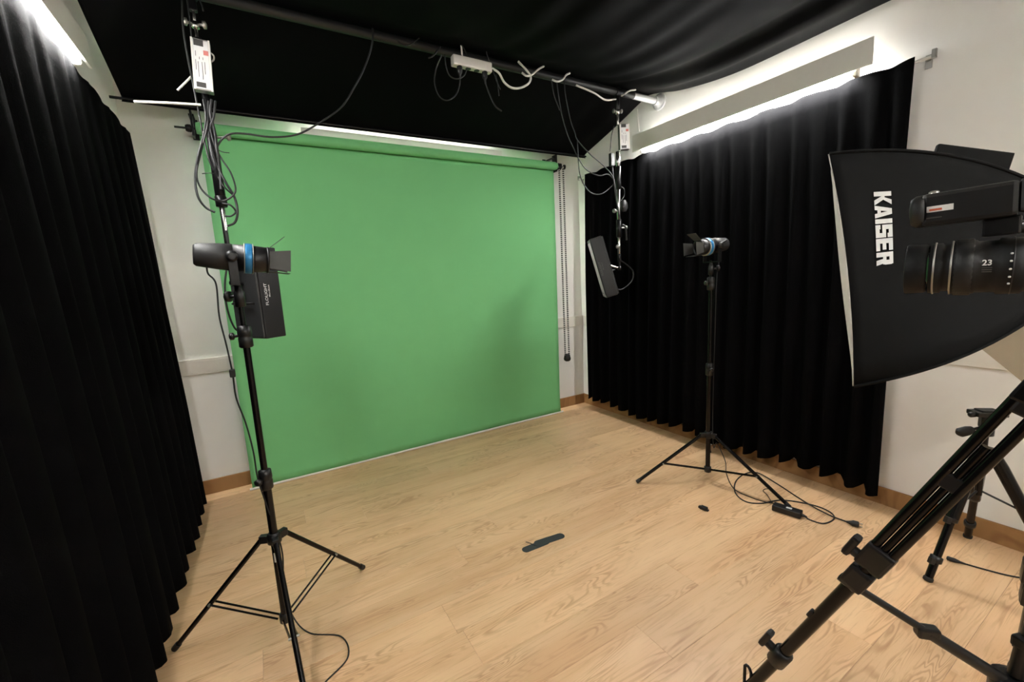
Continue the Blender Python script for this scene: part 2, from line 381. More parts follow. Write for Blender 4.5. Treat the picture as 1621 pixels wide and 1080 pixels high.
rb = MB().cyl((XL+.02, -3.45, 2.96), (-.02, -3.45, 2.96), .02, 16).build('canopy_pole', BLACKM, None, (XL/2, -3.45, 2.96))
tag(rb, 'black pole holding the near edge of the canopy overhead', 'pole')
prof = [(-.292, 2.76), (-.28, 2.793), (-.5, 2.865), (-.8, 2.955), (-1.05, 3.04), (-1.15, 3.066), (-1.26, 3.05), (-1.5, 3.0), (-1.9, 2.957), (-2.35, 2.95), (-2.85, 2.945), (-3.2, 2.95), (-3.45, 2.985)]
pp = curve([(0, a, b) for a, b in prof], 6); nv = len(pp)-1; nx = 240; vs = []; fs = []
rnd = random.Random(5); waves = [(rnd.uniform(30, 130), rnd.uniform(0, 6.3), rnd.uniform(-.5, .5)) for _ in range(9)]
for k, p in enumerate(pp):
    for i in range(nx+1):
        s = i/nx; front = p.y < PY
        d = abs(p.y-PY)
        x = -3.862+(3.862-.135)*s
        if front: x = -3.862+(3.862-.125+.03*math.sin(min(1, d/1.6)*math.pi))*s
        edge = min(1, d/.25)*min(1, max(0, (p.y+3.46))/.2)*min(1, max(0, (-.29-p.y))/.25)
        h = sum(math.sin(f*(s+.05*sk*d)+q)*8/f for f, q, sk in waves)
        a = (.035 if front else .01)*(.25+1.0*max(0, (s-.3)/.7))
        sag = -.05*math.sin(math.pi*s)*min(1, d/.6)*(1 if front else .15)*min(1, max(0, (p.y+3.46))/.5)
        vs.append((x, p.y, p.z+edge*(a*h+sag)))
for k in range(nv):
    for i in range(nx): q = k*(nx+1)+i; fs.append([q, q+1, q+nx+2, q+nx+1])
mb = MB(); mb.add(vs, fs, True); cn = mb.build('fabric_canopy', CANOPY, None, (XL/2, PY, 3.05)); cn.modifiers.new('thick', 'SOLIDIFY').thickness = .003
tag(cn, 'black fabric canopy stretched over the ceiling pole above the room', 'canopy')

# ================================================================== LIGHT STANDS
def light_stand(c, feet, hub_z, ring_z, collars, top, r0, pair, frac, label, sticker=False):
    c = V((c[0], c[1], 0)); o = thing('light_stand', c, label, 'light stand', 'black tripod light stands')
    zs = [ring_z-.02] + collars + [top]
    for i in range(len(zs)-1):
        MB().cyl(c+V((0, 0, zs[i])), c+V((0, 0, zs[i+1]+(.02 if i < len(zs)-2 else 0))), r0*(1-.22*i), 16).build('tube', BLACKS, o)
    for i, z in enumerate(collars):
        m_ = MB(); m_.lathe(c+V((0, 0, z-.045)), (0, 0, 1), [(0, r0*1.25), (.004, r0*1.55), (.04, r0*1.55), (.045, r0*1.4), (.05, r0*1.6), (.085, r0*1.5), (.09, r0*.9)], 16)
        k_ = m_.build('collar', BLACK, o)
        d = V((-.6, -.8, 0)).normalized() if i % 2 == 0 else V((-.9, .1, 0)).normalized()
        m_ = MB(); m_.cyl(c+V((0, 0, z+.005))+d*r0, c+V((0, 0, z+.005))+d*(r0+.022), .006, 8); m_.lathe(c+V((0, 0, z+.005))+d*(r0+.02), d, [(0, .01), (.003, .015), (.014, .015), (.018, .009)], 10); m_.build('clamp_knob', BLACK, k_)
    m_ = MB(); m_.lathe(c+V((0, 0, hub_z-.03)), (0, 0, 1), [(0, r0*1.3), (.005, r0*1.7), (.04, r0*1.7), (.05, r0*1.3)], 18)
    for f in feet:
        d = (V((f[0], f[1], 0))-c).normalized(); m_.box(c+V((0, 0, hub_z-.006))+d*(r0*2), (r0*3.2, .026, .034), Matrix.Rotation(math.atan2(d.y, d.x), 3, 'Z'), .004)
    m_.build('hub', BLACK, o)
    m_ = MB(); m_.lathe(c+V((0, 0, ring_z-.025)), (0, 0, 1), [(0, r0*1.2), (.004, r0*1.5), (.04, r0*1.5), (.045, r0*1.2)], 16); m_.build('lower_ring', BLACK, o)
    for f in feet:
        f = V((f[0], f[1], .009)); d = (f-c); d.z = 0; d.normalize(); side = V((-d.y, d.x, 0))
        a = c+V((0, 0, hub_z-.004))+d*(r0*3.0)
        lg = MB(); lg.tube([a, f], .0105 if pair else .012, 12); lg = lg.build('leg', BLACKS, o)
        ft = MB(); ft.tube([f-(f-a).normalized()*.03, f+(f-a).normalized()*.002], .0135, 12); ft.build('foot_cap', RUBBER, lg)
        q = a.lerp(f, frac); e = c+V((0, 0, ring_z))+d*(r0*1.6)
        for s in ((-1, 1) if pair else (0,)):
            MB().tube([q+side*.013*s, e+side*.013*s], .0045 if pair else .008, 8).build('brace', BLACKS, o)
        MB().cyl(q-side*.02, q+side*.02, .005, 8).build('rivet', STEEL, o)
    if sticker:
        n = (V((CP.x, CP.y, 0))-c).normalized(); sx = V((-n.y, n.x, 0))
        m_ = MB(); z = hub_z-.09
        for k in range(5):
            a0 = (k-2.5)*.28; a1 = (k-1.5)*.28
            P = lambda a, z: c+(n*math.cos(a)+sx*math.sin(a))*(r0+.0008)+V((0, 0, z))
            m_.add([P(a0, z-.022), P(a1, z-.022), P(a1, z+.022), P(a0, z+.022)], [[0, 1, 2, 3]])
        m_.build('sticker', PRINT, o, label='small white sticker')
    return o
LS = V((-3.34, -1.909, 0)); RS = V((-.56, -2.069, 0))
light_stand(LS, [(-3.776, -1.712), (-2.955, -1.632), (-3.296, -2.383)], .488, .10, [.755, 1.37], 1.56, .0165, True, .58, 'nearer black light stand with double braces, left in front of the green screen', True)
light_stand(RS, [(-1.032, -1.818), (-.513, -2.62), (-.15, -1.80)], .345, .075, [.83, 1.44], 1.60, .0165, False, .6, 'farther black light stand in front of the right-hand curtain')

def spotlight(piv, ax, label, cablepts):
    """piv: top of the stand; ax: beam direction"""
    ax = V(ax).normalized(); piv = V(piv); side = ax.cross(V((0, 0, 1))).normalized(); up = side.cross(ax)
    c = piv+V((0, 0, .125))
    KS = .74; axn = ax; ax = axn*KS
    def LT(p, prof, seg=28, cap=True): return MB().lathe(p, axn, [(d*KS, r) for d, r in prof], seg, cap)
    o = thing('spotlight', piv, label, 'spotlight', 'focusing spotlights')
    LT(c-ax*.175, [(0, .02), (.001, .036), (.012, .043), (.1, .05), (.165, .053), (.168, .05), (.17, .02)], 28).build('housing', GREY, o)
    for k in range(4):
        p = c+ax*(-.10+.026*k); m_ = MB(); m_.box(p-side*.047+up*(.022-.004*k), (.03, .007, .006), Matrix((axn, side, up)).transposed()@Matrix.Rotation(.5, 3, 'Y')); m_.build('vent_slot', BLACK, o)
    LT(c-ax*.006, [(0, .03), (.001, .052), (.05, .053), (.054, .056)], 28).build('front_barrel', BLACK, o)
    m_ = MB()
    seg = 48; prof = [(.050, .0585), (.054, .060), (.078, .060), (.082, .0585)]
    a = axn.orthogonal().normalized(); b = axn.cross(a)
    m_.rings([[c+ax*d+(a*math.cos(2*math.pi*k/seg)+b*math.sin(2*math.pi*k/seg))*(r-(.0018 if k % 2 else 0)) for k in range(seg)] for d, r in prof])
    m_.build('focus_ring', BLUE, o, label='ribbed blue focus ring')
    for d in (.044, .084): LT(c+ax*d, [(0, .05), (.001, .0605), (.004, .0605), (.005, .05)], 28).build('trim_ring', STEEL, o)
    LT(c+ax*.088, [(0, .03), (.001, .052), (.008, .053), (.07, .05), (.072, .046), (.04, .043)], 28, False).build('snout', BLACK, o)
    LT(c+ax*.12, [(0, .044), (.006, .04), (.012, .02), (.014, .004)], 24).build('lens', GLASS, o)
    bd = LT(c+ax*.152, [(0, .04), (.001, .053), (.01, .053), (.011, .046)], 28, False).build('barn_door_ring', BLACK, o)
    for k, (dv, ov, ang, wdt) in enumerate(((up, side, .75, .07), (-up, side, .05, .07), (side, up, .12, .078), (-side, up, .12, .078))):
        p = c+ax*.163+dv*.047; dr = (axn*math.cos(ang)+dv*math.sin(ang)); n = ov.cross(dr)
        q = [p-ov*wdt*.42, p+ov*wdt*.42, p+dr*.075+ov*wdt*.55, p+dr*.075-ov*wdt*.55]
        MB().prism(q, n*.0018).build('barn_door', GREYL, o)
    # yoke and stand mount
    m_ = MB()
    for s in (-1, 1):
        R = Matrix((axn, side, V((0, 0, 1)))).transposed()
        m_.box(c+side*s*.063-V((0, 0, .045))-ax*.01, (.03, .005, .13), R, .001)
    m_.box(c-V((0, 0, .108))-ax*.01, (.032, .13, .006), R, .001); m_.build('yoke', BLACKM, o)
    for s in (-1, 1): MB().lathe(c+side*s*.05-ax*.01, side*s, [(0, .012), (.02, .02), (.03, .021), (.034, .012)], 14).build('tilt_knob', BLACK, o)
    m_ = MB(); m_.lathe(piv-V((0, 0, .07)), (0, 0, 1), [(0, .013), (.002, .019), (.06, .019), (.066, .014), (.085, .012)], 16)
    m_.build('stand_socket', BLACK, o)
    k0 = piv-V((0, 0, .03)); d = (-axn*.8-side*.6).normalized()
    m_ = MB(); m_.cyl(k0, k0+d*.04, .007, 8); m_.lathe(k0+d*.035, d, [(0, .01), (.004, .022), (.016, .022), (.02, .012)], 10); m_.build('lock_knob', BLACK, o)
    if cablepts: cable(cablepts(c, ax), .0032).build('power_cable', RUBBER, o)
    return o
spotlight(LS+V((0, 0, 1.56)), (1, .06, -.11), 'black spotlight with blue ring aimed right, on the nearer left light stand',
  lambda c, ax: [c-ax*.125-V((0, 0, .044)), c-ax*.123-V((0, 0, .07)), on(342, 450, 1, -1.93), on(347, 500, 1, -1.93), on(358, 545, 1, -1.93), on(368, 590, 1, -1.93), on(374, 630, 1, -1.93), on(389, 670, 1, -1.93), on(401, 715, 1, -1.935), on(408, 757, 1, -1.94), on(422, 800, 1, -1.93), on(446, 870, 1, -1.89), on(450, 935, 1, -1.87), on(466, 980, 2, .05), on(492, 1003, 2, .004), on(540, 1008, 2, .004), on(551, 1040, 2, .004), on(515, 1080, 2, .004)])
g = on(368, 591, 1, -1.93)
m_ = MB(); m_.box(g, (.02, .02, .032), bev=.004)
m_.build('inline_connector', BLACK, bpy.data.objects['spotlight'])
spotlight(RS+V((0, 0, 1.57)), (-.97, .14, -.08), 'small spotlight with blue ring on the farther stand by the right curtain',
  lambda c, ax: [c-ax*.12-V((0, 0, .045)), c-ax*.1-V((0, 0, .11)), RS+V((.02, -.03, 1.45)), RS+V((.016, -.026, 1.0)), RS+V((.018, -.02, .5)), RS+V((.02, -.03, .25)), on(1135, 702, 2, .10), on(1148, 730, 2, .04), on(1150, 750, 2, .005), on(1162, 774, 2, .004), on(1190, 788, 2, .004), on(1212, 795, 2, .004), on(1225, 797, 2, .018)])

# power adapter by the far stand
pa_c = on(1246, 808, 2, .019); e0 = on(1226, 802, 2, .0); e1 = on(1268, 815, 2, .0); d = (e1-e0).normalized()
pa = thing('power_adapter', (pa_c.x, pa_c.y, 0), 'black power adapter brick with coiled lead on the floor by the far stand', 'adapter')
R = frame((0, 0, 1), d)
MB().box(pa_c, (.155, .062, .036), R, .005).build('body', BLACK, pa)
MB().box(pa_c+V((0, 0, .0185))+d*.01, (.03, .02, .0008), R).build('label_plate', PRINT, pa)
m_ = MB(); m_.tube([pa_c+d*.078, pa_c+d*.105-V((0, 0, .006))], [.010, .006], 10); m_.build('strain_relief', RUBBER, pa)
fl = lambda x, y, z=.0045: on(x, y, 2, z)
cable([pa_c+d*.1-V((0, 0, .006)), fl(1282, 823), fl(1303, 829), fl(1319, 823), fl(1318, 814), fl(1300, 804), fl(1270, 796), fl(1235, 792, .006), fl(1205, 797), fl(1180, 794), fl(1164, 780), fl(1165, 762), fl(1180, 750), fl(1200, 749, .010), fl(1230, 766), fl(1262, 787), fl(1290, 804, .012), fl(1316, 817, .012), fl(1343, 827)], .0042).build('mains_lead', RUBBER, pa)
pc = fl(1352, 829, .016); pd = (fl(1356, 830, .016)-fl(1340, 826, .016)).normalized()
m_ = MB(); m_.lathe(pc-pd*.035, pd, [(0, .006), (.02, .012), (.03, .018), (.055, .018), (.058, .012)], 14)
pl = m_.build('plug', BLACK, pa)
for s in (-1, 1): MB().cyl(pc+pd*.02+V((0, 0, .009*s)), pc+pd*.04+V((0, 0, .009*s)), .0024, 8).build('prong', STEEL, pl)
cable([fl(1222, 796, .02), fl(1214, 783, .01), fl(1208, 777), fl(1213, 774), fl(1224, 776)], .0025).build('cable_tie', RUBBER, pa)

# ================================================================== HANGING LIGHTS ON THE POLE
HY = PY
def lathe_seq(m_, x, y, seq, seg=16):
    for z0, z1, r in seq: m_.lathe((x, y, z1), (0, 0, 1), [(0, r*.9), (.002, r), (z0-z1-.002, r), (z0-z1, r*.9)], seg)
    return m_
def hanger(x, y, label, chrome, black, joints):
    o = thing('hanger_pole', (x, y, PZ), label, 'hanger', 'hanging pole arms')
    m_ = MB(); seg = 20; R0 = .034
    m_.rings([[V((x+dx, PY+math.cos(2*math.pi*k/seg)*R0, PZ+math.sin(2*math.pi*k/seg)*R0)) for k in range(seg)] for dx in (-.022, .022)])
    m_.box((x, PY, PZ-.055), (.034, .03, .06), bev=.004); m_.build('pole_clamp', BLACKM, o)
    for z0, z1, r in chrome: lathe_seq(MB(), x, y, [(z0, z1, r)]).build('chrome_tube', CHROME, o)
    for z0, z1, r in black: lathe_seq(MB(), x, y, [(z0, z1, r)]).build('black_sleeve', BLACKM, o)
    for z, dx, dy, l in joints:
        m_ = MB(); d = V((dx, dy, 0)).normalized(); p = V((x, y, z)); m_.cyl(p, p+d*l, .006, 8); m_.lathe(p+d*(l-.004), d, [(0, .008), (.004, .018), (.014, .018), (.018, .01)], 8); m_.build('wing_knob', STEEL, o)
    return o
HLX, HRX = -3.385, -.515
hl = hanger(HLX, HY, 'telescopic hanger with silver driver, dropping from the pole at the left of the screen',
  [(2.965, 2.90, .008), (2.895, 2.868, .018), (2.87, 2.80, .008), (2.05, 1.72, .013)], [(2.82, 2.79, .02), (2.56, 2.36, .017), (2.37, 2.05, .024), (2.055, 2.0, .027)], [(2.885, -1, -.2, .035), (2.885, 1, -.3, .035), (2.35, .9, -.35, .075)])
hr = hanger(HRX, HY, 'telescopic hanger dropping from the pole in front of the right wall lamp',
  [(2.90, 2.86, .018), (2.87, 2.77, .011), (2.56, 2.42, .019), (2.26, 1.99, .016), (1.86, 1.70, .013)], [(2.99, 2.89, .02), (2.44, 2.25, .021), (2.0, 1.85, .022), (1.71, 1.64, .014)], [(2.88, 1, -.4, .03), (2.88, -1, .2, .03), (1.93, .9, -.4, .06), (1.77, -.9, -.4, .03), (2.07, -1, -.2, .06)])
def driver(c, sx, sy, sz, tilt, label, rotz):
    c = V(c); o = thing('led_driver', c, label, 'power supply', 'silver light drivers')
    R = Matrix.Rotation(rotz, 3, 'Z')@Matrix.Rotation(tilt, 3, 'Y')
    f = lambda a, b, d: c+R@V((a, b, d))
    MB().box(c, (sx, sy, sz), R, .003).build('case', STEEL, o)
    fy = -sy/2-.0006
    for s in (-1, 1): MB().box(f(s*(sx/2-.004), fy, 0), (.008, .003, sz), R).build('rim', WHITEP, o)
    MB().box(f(0, fy, 0), (sx-.018, .0012, sz*.94), R).build('label_plate', PRINT, o)
    MB().box(f(-sx*.1, fy-.0008, sz*.415), (sx*.5, .0012, sz*.12), R).build('terminal_print', DARKP, o)
    MB().box(f(-sx*.1, fy-.0008, -sz*.4), (sx*.5, .0012, sz*.1), R).build('terminal_print', DARKP, o)
    MB().box(f(sx*.26, fy-.0008, sz*.24), (sx*.26, .0012, sz*.09), R).build('logo_print', REDP, o)
    for a, b, l in ((-.28, .2, .1), (-.1, .12, .05), (.08, .12, .05), (-.18, -.1, .3), (.02, -.12, .34), (.16, -.06, .24), (-.3, -.02, .2)):
        MB().box(f(sx*a, fy-.0008, sz*b), (.0022, .001, sz*l), R).build('text_line', DARKP, o)
    return o
driver((HLX+.006, HY-.055, 2.667), .078, .045, .238, .06, 'silver light driver with printed label on the left hanger above the green screen', -.02)
driver((HRX+.008, HY-.06, 2.657), .082, .05, .2, -.02, 'silver light driver with printed label on the right hanger beside the wall lamp', -.45)
def led_panel(c, R, w_, d_, h_, label, handed):
    c = V(c); o = thing('led_light', c, label, 'studio light', 'hanging studio lights'); f = lambda a, b, d: c+R@V((a, b, d))
    MB().box(c, (w_, d_, h_), R, .006).build('case', BLACK, o)
    MB().box(f(0, d_/2+.006, 0), (w_*.97, .012, h_*.97), R, .003).build('back_frame', GREY, o)
    MB().box(f(0, -d_/2-.001, 0), (w_*.9, .003, h_*.9), R).build('light_face', GLOSS, o)
    m_ = MB(); m_.tube([f(-w_*.3, d_/2+.01, -h_*.1), f(-w_*.3, d_/2+.04, -h_*.1), f(w_*.3, d_/2+.04, -h_*.1), f(w_*.3, d_/2+.01, -h_*.1)], .006, 8); m_.build('handle', BLACKM, o)
    return o, f
def panel_print(pn, f, w_, side, m1, m2):
    # lettering that runs up the narrow side of the panel; side = +1/-1 for the +x/-x face
    x = side*(w_/2+.0008); k = -side
    text_on('FLOLIGHT', 'lettering', m1, pn, lambda u, v: f(x, k*(.02+.016*v), -.065+.12*u), .01)
    text_on('MicroBeam', 'lettering', m2, pn, lambda u, v: f(x, k*(.004+.009*v), -.02+.065*u), .01)
# left panel: side with the printed name turned to the photographer
RL = Matrix.Rotation(math.radians(122), 3, 'Z')
cL = V((HLX+.105, HY+.06, 1.535))
pL, fL = led_panel(cL, RL, .25, .12, .50, 'black light panel hanging behind the nearer spotlight, white lettering up its side', 1)
panel_print(pL, fL, .25, -1, PRINT, PRINT)
m_ = MB(); m_.cyl((HLX, HY, 1.75), (HLX, HY, 1.60), .009, 10); m_.tube([(HLX, HY, 1.60), fL(0, .07, .06)], .009, 10); m_.ball((HLX, HY, 1.60), .02, 6); m_.build('mount_arm', BLACKM, pL)
cable([fL(0, .066, -.2), fL(-.02, .12, -.2), on(372, 520, 1, HY-.05), on(360, 490, 1, HY-.06), on(356, 450, 1, HY-.06), on(362, 400, 1, HY-.04), on(358, 365, 1, HY-.03)], .005).build('power_cable', RUBBER, pL)
# right panel
RR = Matrix.Rotation(math.radians(-126), 3, 'Z')@Matrix.Rotation(math.radians(15), 3, 'X')
cR = V((HRX-.125, HY+.085, 1.60))
pR, fR = led_panel(cR, RR, .25, .10, .52, 'black light panel hanging tilted in front of the right-hand curtain', 1)
panel_print(pR, fR, .25, 1, GREYL, GREYL)
m_ = MB(); m_.cyl((HRX, HY, 1.66), (HRX, HY, 1.585), .011, 10); m_.ball((HRX, HY, 1.585), .02, 6); m_.build('mount_arm', BLACKM, pR)
MB().tube([(HRX, HY, 1.585), fR(0, .06, 0)], .011, 10).build('mount_spigot', CHROME, pR)
cable([fR(0, .06, -.22), on(985, 458, 1, HY), on(1000, 445, 1, HY), on(1002, 430, 1, HY), on(992, 419, 1, HY), on(981, 412, 1, HY-.02)], .006).build('power_cable', RUBBER, pR)
# cables bundled on the hangers
def hcab(par, pts, r=.0045, y=HY-.06, m=CABLE, name='cable'):
    return cable([on(a, b, 1, y-(.012*(i % 2))) for i, (a, b) in enumerate(pts)], r).build(name, m, par)
hcab(hl, [(288, 0), (290, 45), (297, 90), (305, 130), (312, 165), (317, 190), (322, 215), (330, 250), (338, 270)])
hcab(hl, [(296, 0), (300, 30), (304, 70)], .003)
hcab(hl, [(316, 0), (320, 10), (322, 18)], .003)
hcab(hl, [(322, 158), (326, 185), (322, 215), (314, 245), (309, 280), (313, 310), (325, 328), (340, 336)], .0055)
hcab(hl, [(330, 160), (328, 200), (318, 240), (311, 275), (318, 298), (335, 314), (352, 318), (366, 312), (373, 300), (366, 275), (350, 250), (338, 225), (330, 190)])
hcab(hl, [(341, 160), (338, 185), (331, 210), (336, 240), (345, 265), (358, 290), (371, 312), (376, 335), (372, 352), (360, 358)], .006)
hcab(hl, [(352, 322), (365, 325), (373, 335), (366, 342), (356, 342)])
hcab(hl, [(345, 280), (355, 296), (368, 308)], .004)
hcab(hl, [(335, 158), (333, 180), (340, 210), (343, 235), (348, 270), (350, 300)], .007)
hcab(hl, [(346, 238), (354, 241), (363, 242)], .0022, name='cable_tie')
hcab(hl, [(320, 275), (330, 274), (342, 275)], .0022, name='cable_tie')
hcab(hl, [(590, 45), (589, 70), (578, 105), (560, 140), (540, 170), (505, 195), (470, 213), (430, 217), (390, 212), (365, 212), (350, 222), (340, 240)], .0055, y=HY-.05, name='long_cable')
hcab(hl, [(303, 121), (292, 132), (281, 143)], .005, m=WHITEP, name='white_cable_tie')
hcab(hl, [(212, 161), (265, 163), (318, 166)], .006, m=WHITEP, name='white_cable_tie')
hcab(hl, [(330, 82), (338, 88), (338, 95), (333, 99)], .004, m=WHITEP, name='white_cable_tie')
for i, pts in enumerate(([(881, 128), (884, 150), (890, 185), (899, 215), (908, 235), (918, 255), (930, 270), (948, 278), (962, 276), (972, 285)],
  [(893, 124), (895, 150), (903, 190), (910, 210), (914, 222), (935, 245), (955, 262), (970, 280), (976, 305)],
  [(873, 128), (877, 150), (886, 175)],
  [(914, 222), (915, 245), (917, 270), (922, 288), (935, 305), (952, 307), (968, 295), (973, 288)])): hcab(hr, pts, .0045)
hcab(hr, [(972, 200), (968, 215), (966, 240)], .004)
m_ = MB(); m_.box(on(968, 253, 1, HY-.07), (.035, .03, .1), bev=.004); m_.build('inline_connector', BLACK, hr)
hcab(hr, [(969, 262), (972, 290), (976, 320), (982, 350)], .006)
hcab(hr, [(983, 295), (988, 300), (988, 310), (983, 318)], .004)
m_ = MB(); m_.ball(on(988, 326, 1, HY+.02), .05, 6, (.7, .5, 1.1)); m_.build('wing_lever', GREY, hr)
hcab(hr, [(985, 356), (990, 360), (992, 380)], .008)
hcab(hr, [(912, 135), (940, 147), (958, 158), (975, 157)], .007, m=WHITEP, name='white_cable_tie')
hcab(hr, [(984, 152), (996, 144), (1006, 142)], .007, m=WHITEP, name='white_cable_tie')

# power strip on the pole
ps0, ps1 = on(715, 96, 1, PY-.05), on(776, 107, 1, PY-.05); pc = V(((ps0.x+ps1.x)/2, PY-.055, (ps0.z+ps1.z)/2-.005))
ps = thing('power_strip', pc, 'white power strip tied to the black ceiling pole', 'power strip')
L_ = ps1.x-ps0.x
MB().box(pc, (L_, .05, .062), bev=.009).build('body', WHITEP, ps)
for i, s in enumerate((-.32, -.1, .12, .34)):
    MB().lathe(pc+V((L_*s, 0, -.0315)), (0, 0, -1), [(0, .019), (.001, .019), (.0012, .016), (.0004, .012)], 16).build('socket', GREY, ps)
def plug(dx):
    m_ = MB(); m_.lathe(pc+V((dx, -.005, -.03)), (0, 0, -1), [(0, .017), (.02, .019), (.035, .017), (.05, .008), (.075, .006)], 14); return m_.build('plug', BLACK, ps)
plug(-L_*.33); plug(L_*.32)
def scab(pts, r=.0045, m=CABLE, name='cable', y=PY-.06): return hcab(ps, pts, r, y, m, name)
scab([(726, 112), (728, 130), (722, 150), (708, 159), (695, 152), (688, 132), (690, 110), (699, 87)])
scab([(704, 86), (706, 105), (712, 120), (724, 125), (736, 118), (740, 100), (738, 85), (731, 72), (725, 68)], .004)
scab([(766, 112), (768, 130), (775, 150), (784, 168), (794, 176)], .0055)
scab([(780, 110), (786, 128), (792, 142)], .004)
scab([(785, 118), (788, 135), (790, 152)], .003)
scab([(730, 70), (731, 82), (732, 92)], .006, WHITEP, 'cable_tie')
scab([(780, 62), (777, 74), (770, 80), (773, 92), (778, 104)], .004, GREYL, 'cable_tie')
scab([(779, 108), (790, 116), (798, 130), (810, 139), (824, 139), (837, 132), (840, 122), (834, 112), (820, 97)], .0075, WHITEP, 'white_cable')
scab([(826, 115), (833, 120), (841, 119), (852, 110), (861, 105)], .007, WHITEP, 'cable_tie')
scab([(874, 126), (882, 129), (891, 126), (896, 119), (902, 116)], .007, WHITEP, 'cable_tie')
scab([(630, 66), (640, 72), (650, 70), (664, 60)], .004, RUBBER, 'cable_tie')
scab([(678, 92), (686, 88), (697, 74)], .005, RUBBER, 'cable_tie')

# ================================================================== SOFTBOX
A = V((-1.749, -3.275, 1.870)); Bq = V((-1.768, -3.383, 1.175))
mid = (A+Bq)/2; vv = (A-Bq).normalized()
lat = (V((mid.x, mid.y, 0))-V((CP.x, CP.y, 0))).normalized(); lat = Matrix.Rotation(math.radians(-2.6), 3, 'Z')@lat     # away from the photographer
lat = (lat-vv*lat.dot(vv)).normalized(); bb = vv.cross(lat).normalized()
if bb.y > 0: bb = -bb                                   # backwards, away from the screen
H0 = .352; LEN = .50; cen = mid+lat*H0
def hs(s): return .352-.1*s-.16*s**2.6
def sbox(s, a, b, out=0.):
    """point on the shell: s back along the axis, (a,b) on the unit square's edge"""
    h = hs(s)+out; pinch = 1-.05*(1-max(abs(a), abs(b))**0)  # straight cloth between the rods
    return cen+bb*(LEN*s)+lat*(a*h)+vv*(b*h)
sb = thing('softbox', (cen.x, cen.y, 1.1), 'large dark grey softbox with white KAISER lettering at the right', 'softbox')
ns, ne = 20, 10
def edge_pts(e, n):   # e: side index, returns (a,b)
    for i in range(n+1):
        t = -1+2*i/n; yield ((-1, t), (1, t), (t, 1), (t, -1))[e]
def bow(s, a, b, e):
    t = b if e < 2 else a; h = hs(s); k = 1-t*t
    sink = .018*k*math.sin(math.pi*min(1, s*1.15+.0))           # cloth sinks a little between the rods
    back = .015*k*(1-s)**3                                       # the front rim is pulled back between the corners
    n = ((-1, 0), (1, 0), (0, 1), (0, -1))[e]
    return cen+bb*(LEN*s+back)+lat*(a*h-n[0]*sink)+vv*(b*h-n[1]*sink)
for e, nm in enumerate(('side_panel', 'side_panel', 'top_panel', 'bottom_panel')):
    g = [[bow(k/ns, a, b, e) for a, b in edge_pts(e, ne)] for k in range(ns+1)]
    m_ = MB(); m_.rings(g, False, True, False); o_ = m_.build(nm, SOFTC, sb); o_.modifiers.new('thick', 'SOLIDIFY').thickness = .003
for a in (-1, 1):
    for b in (-1, 1): MB().tube([cen+bb*(LEN*k/ns)+lat*(a*hs(k/ns))+vv*(b*hs(k/ns)) for k in range(ns+1)], .0045, 8).build('corner_seam', SOFTC, sb)
nf = 16; vs = []; fs = []
for i in range(nf+1):
    for j in range(nf+1):
        a = -1+2*i/nf; b = -1+2*j/nf
        d_ = .012*(1-a*a)*(1-b*b)-.015*max(abs(a)**8*(1-b*b), abs(b)**8*(1-a*a))+.001
        vs.append(cen-bb*d_+lat*(a*H0*.997)+vv*(b*H0*.997))
for i in range(nf):
    for j in range(nf): q = i*(nf+1)+j; fs.append([q, q+1, q+nf+2, q+nf+1])
m_ = MB(); m_.add(vs, fs, True); o_ = m_.build('front_diffuser', SOFTW, sb, label='white front cloth'); o_.modifiers.new('thick', 'SOLIDIFY').thickness = .003
# raised flap along the far top edge
fl0 = dep(1474, 259, 1.45); fl1 = dep(1593, 275, 1.40); xx = (fl1-fl0).normalized(); zz = (vv-xx*vv.dot(xx)).normalized()
MB().box((fl0+fl1)/2, ((fl1-fl0).length, .018, .13), frame(zz, xx), .004).build('top_flap', SOFTC, sb, label='upright black flap')
back = cen+bb*(LEN)
MB().lathe(back-bb*.01, bb, [(0, .06), (.001, .095), (.02, .095), (.022, .06)], 24).build('speed_ring', BLACKM, sb)
MB().lathe(back+bb*.012, bb, [(0, .05), (.002, .062), (.2, .062), (.22, .05), (.222, .02)], 24).build('lamp_head', BLACK, sb)
def kt(u, v):   # lettering runs down the near side, letter tops towards the back
    s = (.17-.03*u)+.078*v; b = .635-.64*u
    h = hs(s); k = 1-b*b; sink = .018*k*math.sin(math.pi*min(1, s*1.15)); bk = .015*k*(1-s)**3
    return cen+bb*(LEN*s+bk)-lat*(h-sink+.0035)+vv*(b*h)
GL = {  # heavy condensed block letters as rectangles (4 numbers) and polygons
 'K': [(0, 0, .36, 1), [(.36, .4), (.66, 1), (1.04, 1), (.62, .5)], [(.36, .62), (.62, .56), (1.06, 0), (.68, 0), (.36, .45)]],
 'A': [[(0, 0), (.34, 0), (.56, 1), (.28, 1)], [(.66, 0), (1, 0), (.72, 1), (.44, 1)], (.3, .16, .7, .36)],
 'I': [(0, 0, .36, 1)],
 'S': [(0, 0, 1, .24), (0, .4, 1, .62), (0, .78, 1, 1), (0, .5, .36, .9), (.64, .1, 1, .52), (0, .1, .34, .3), (.66, .7, 1, .9)],
 'E': [(0, 0, .38, 1), (.3, 0, .95, .24), (.3, .39, .88, .61), (.3, .76, .95, 1)],
 'R': [(0, 0, .36, 1), (.3, .78, .95, 1), (.3, .4, .95, .6), (.62, .5, .98, .92), [(.5, .45), (.62, 0), (1.0, 0), (.86, .48)]]}
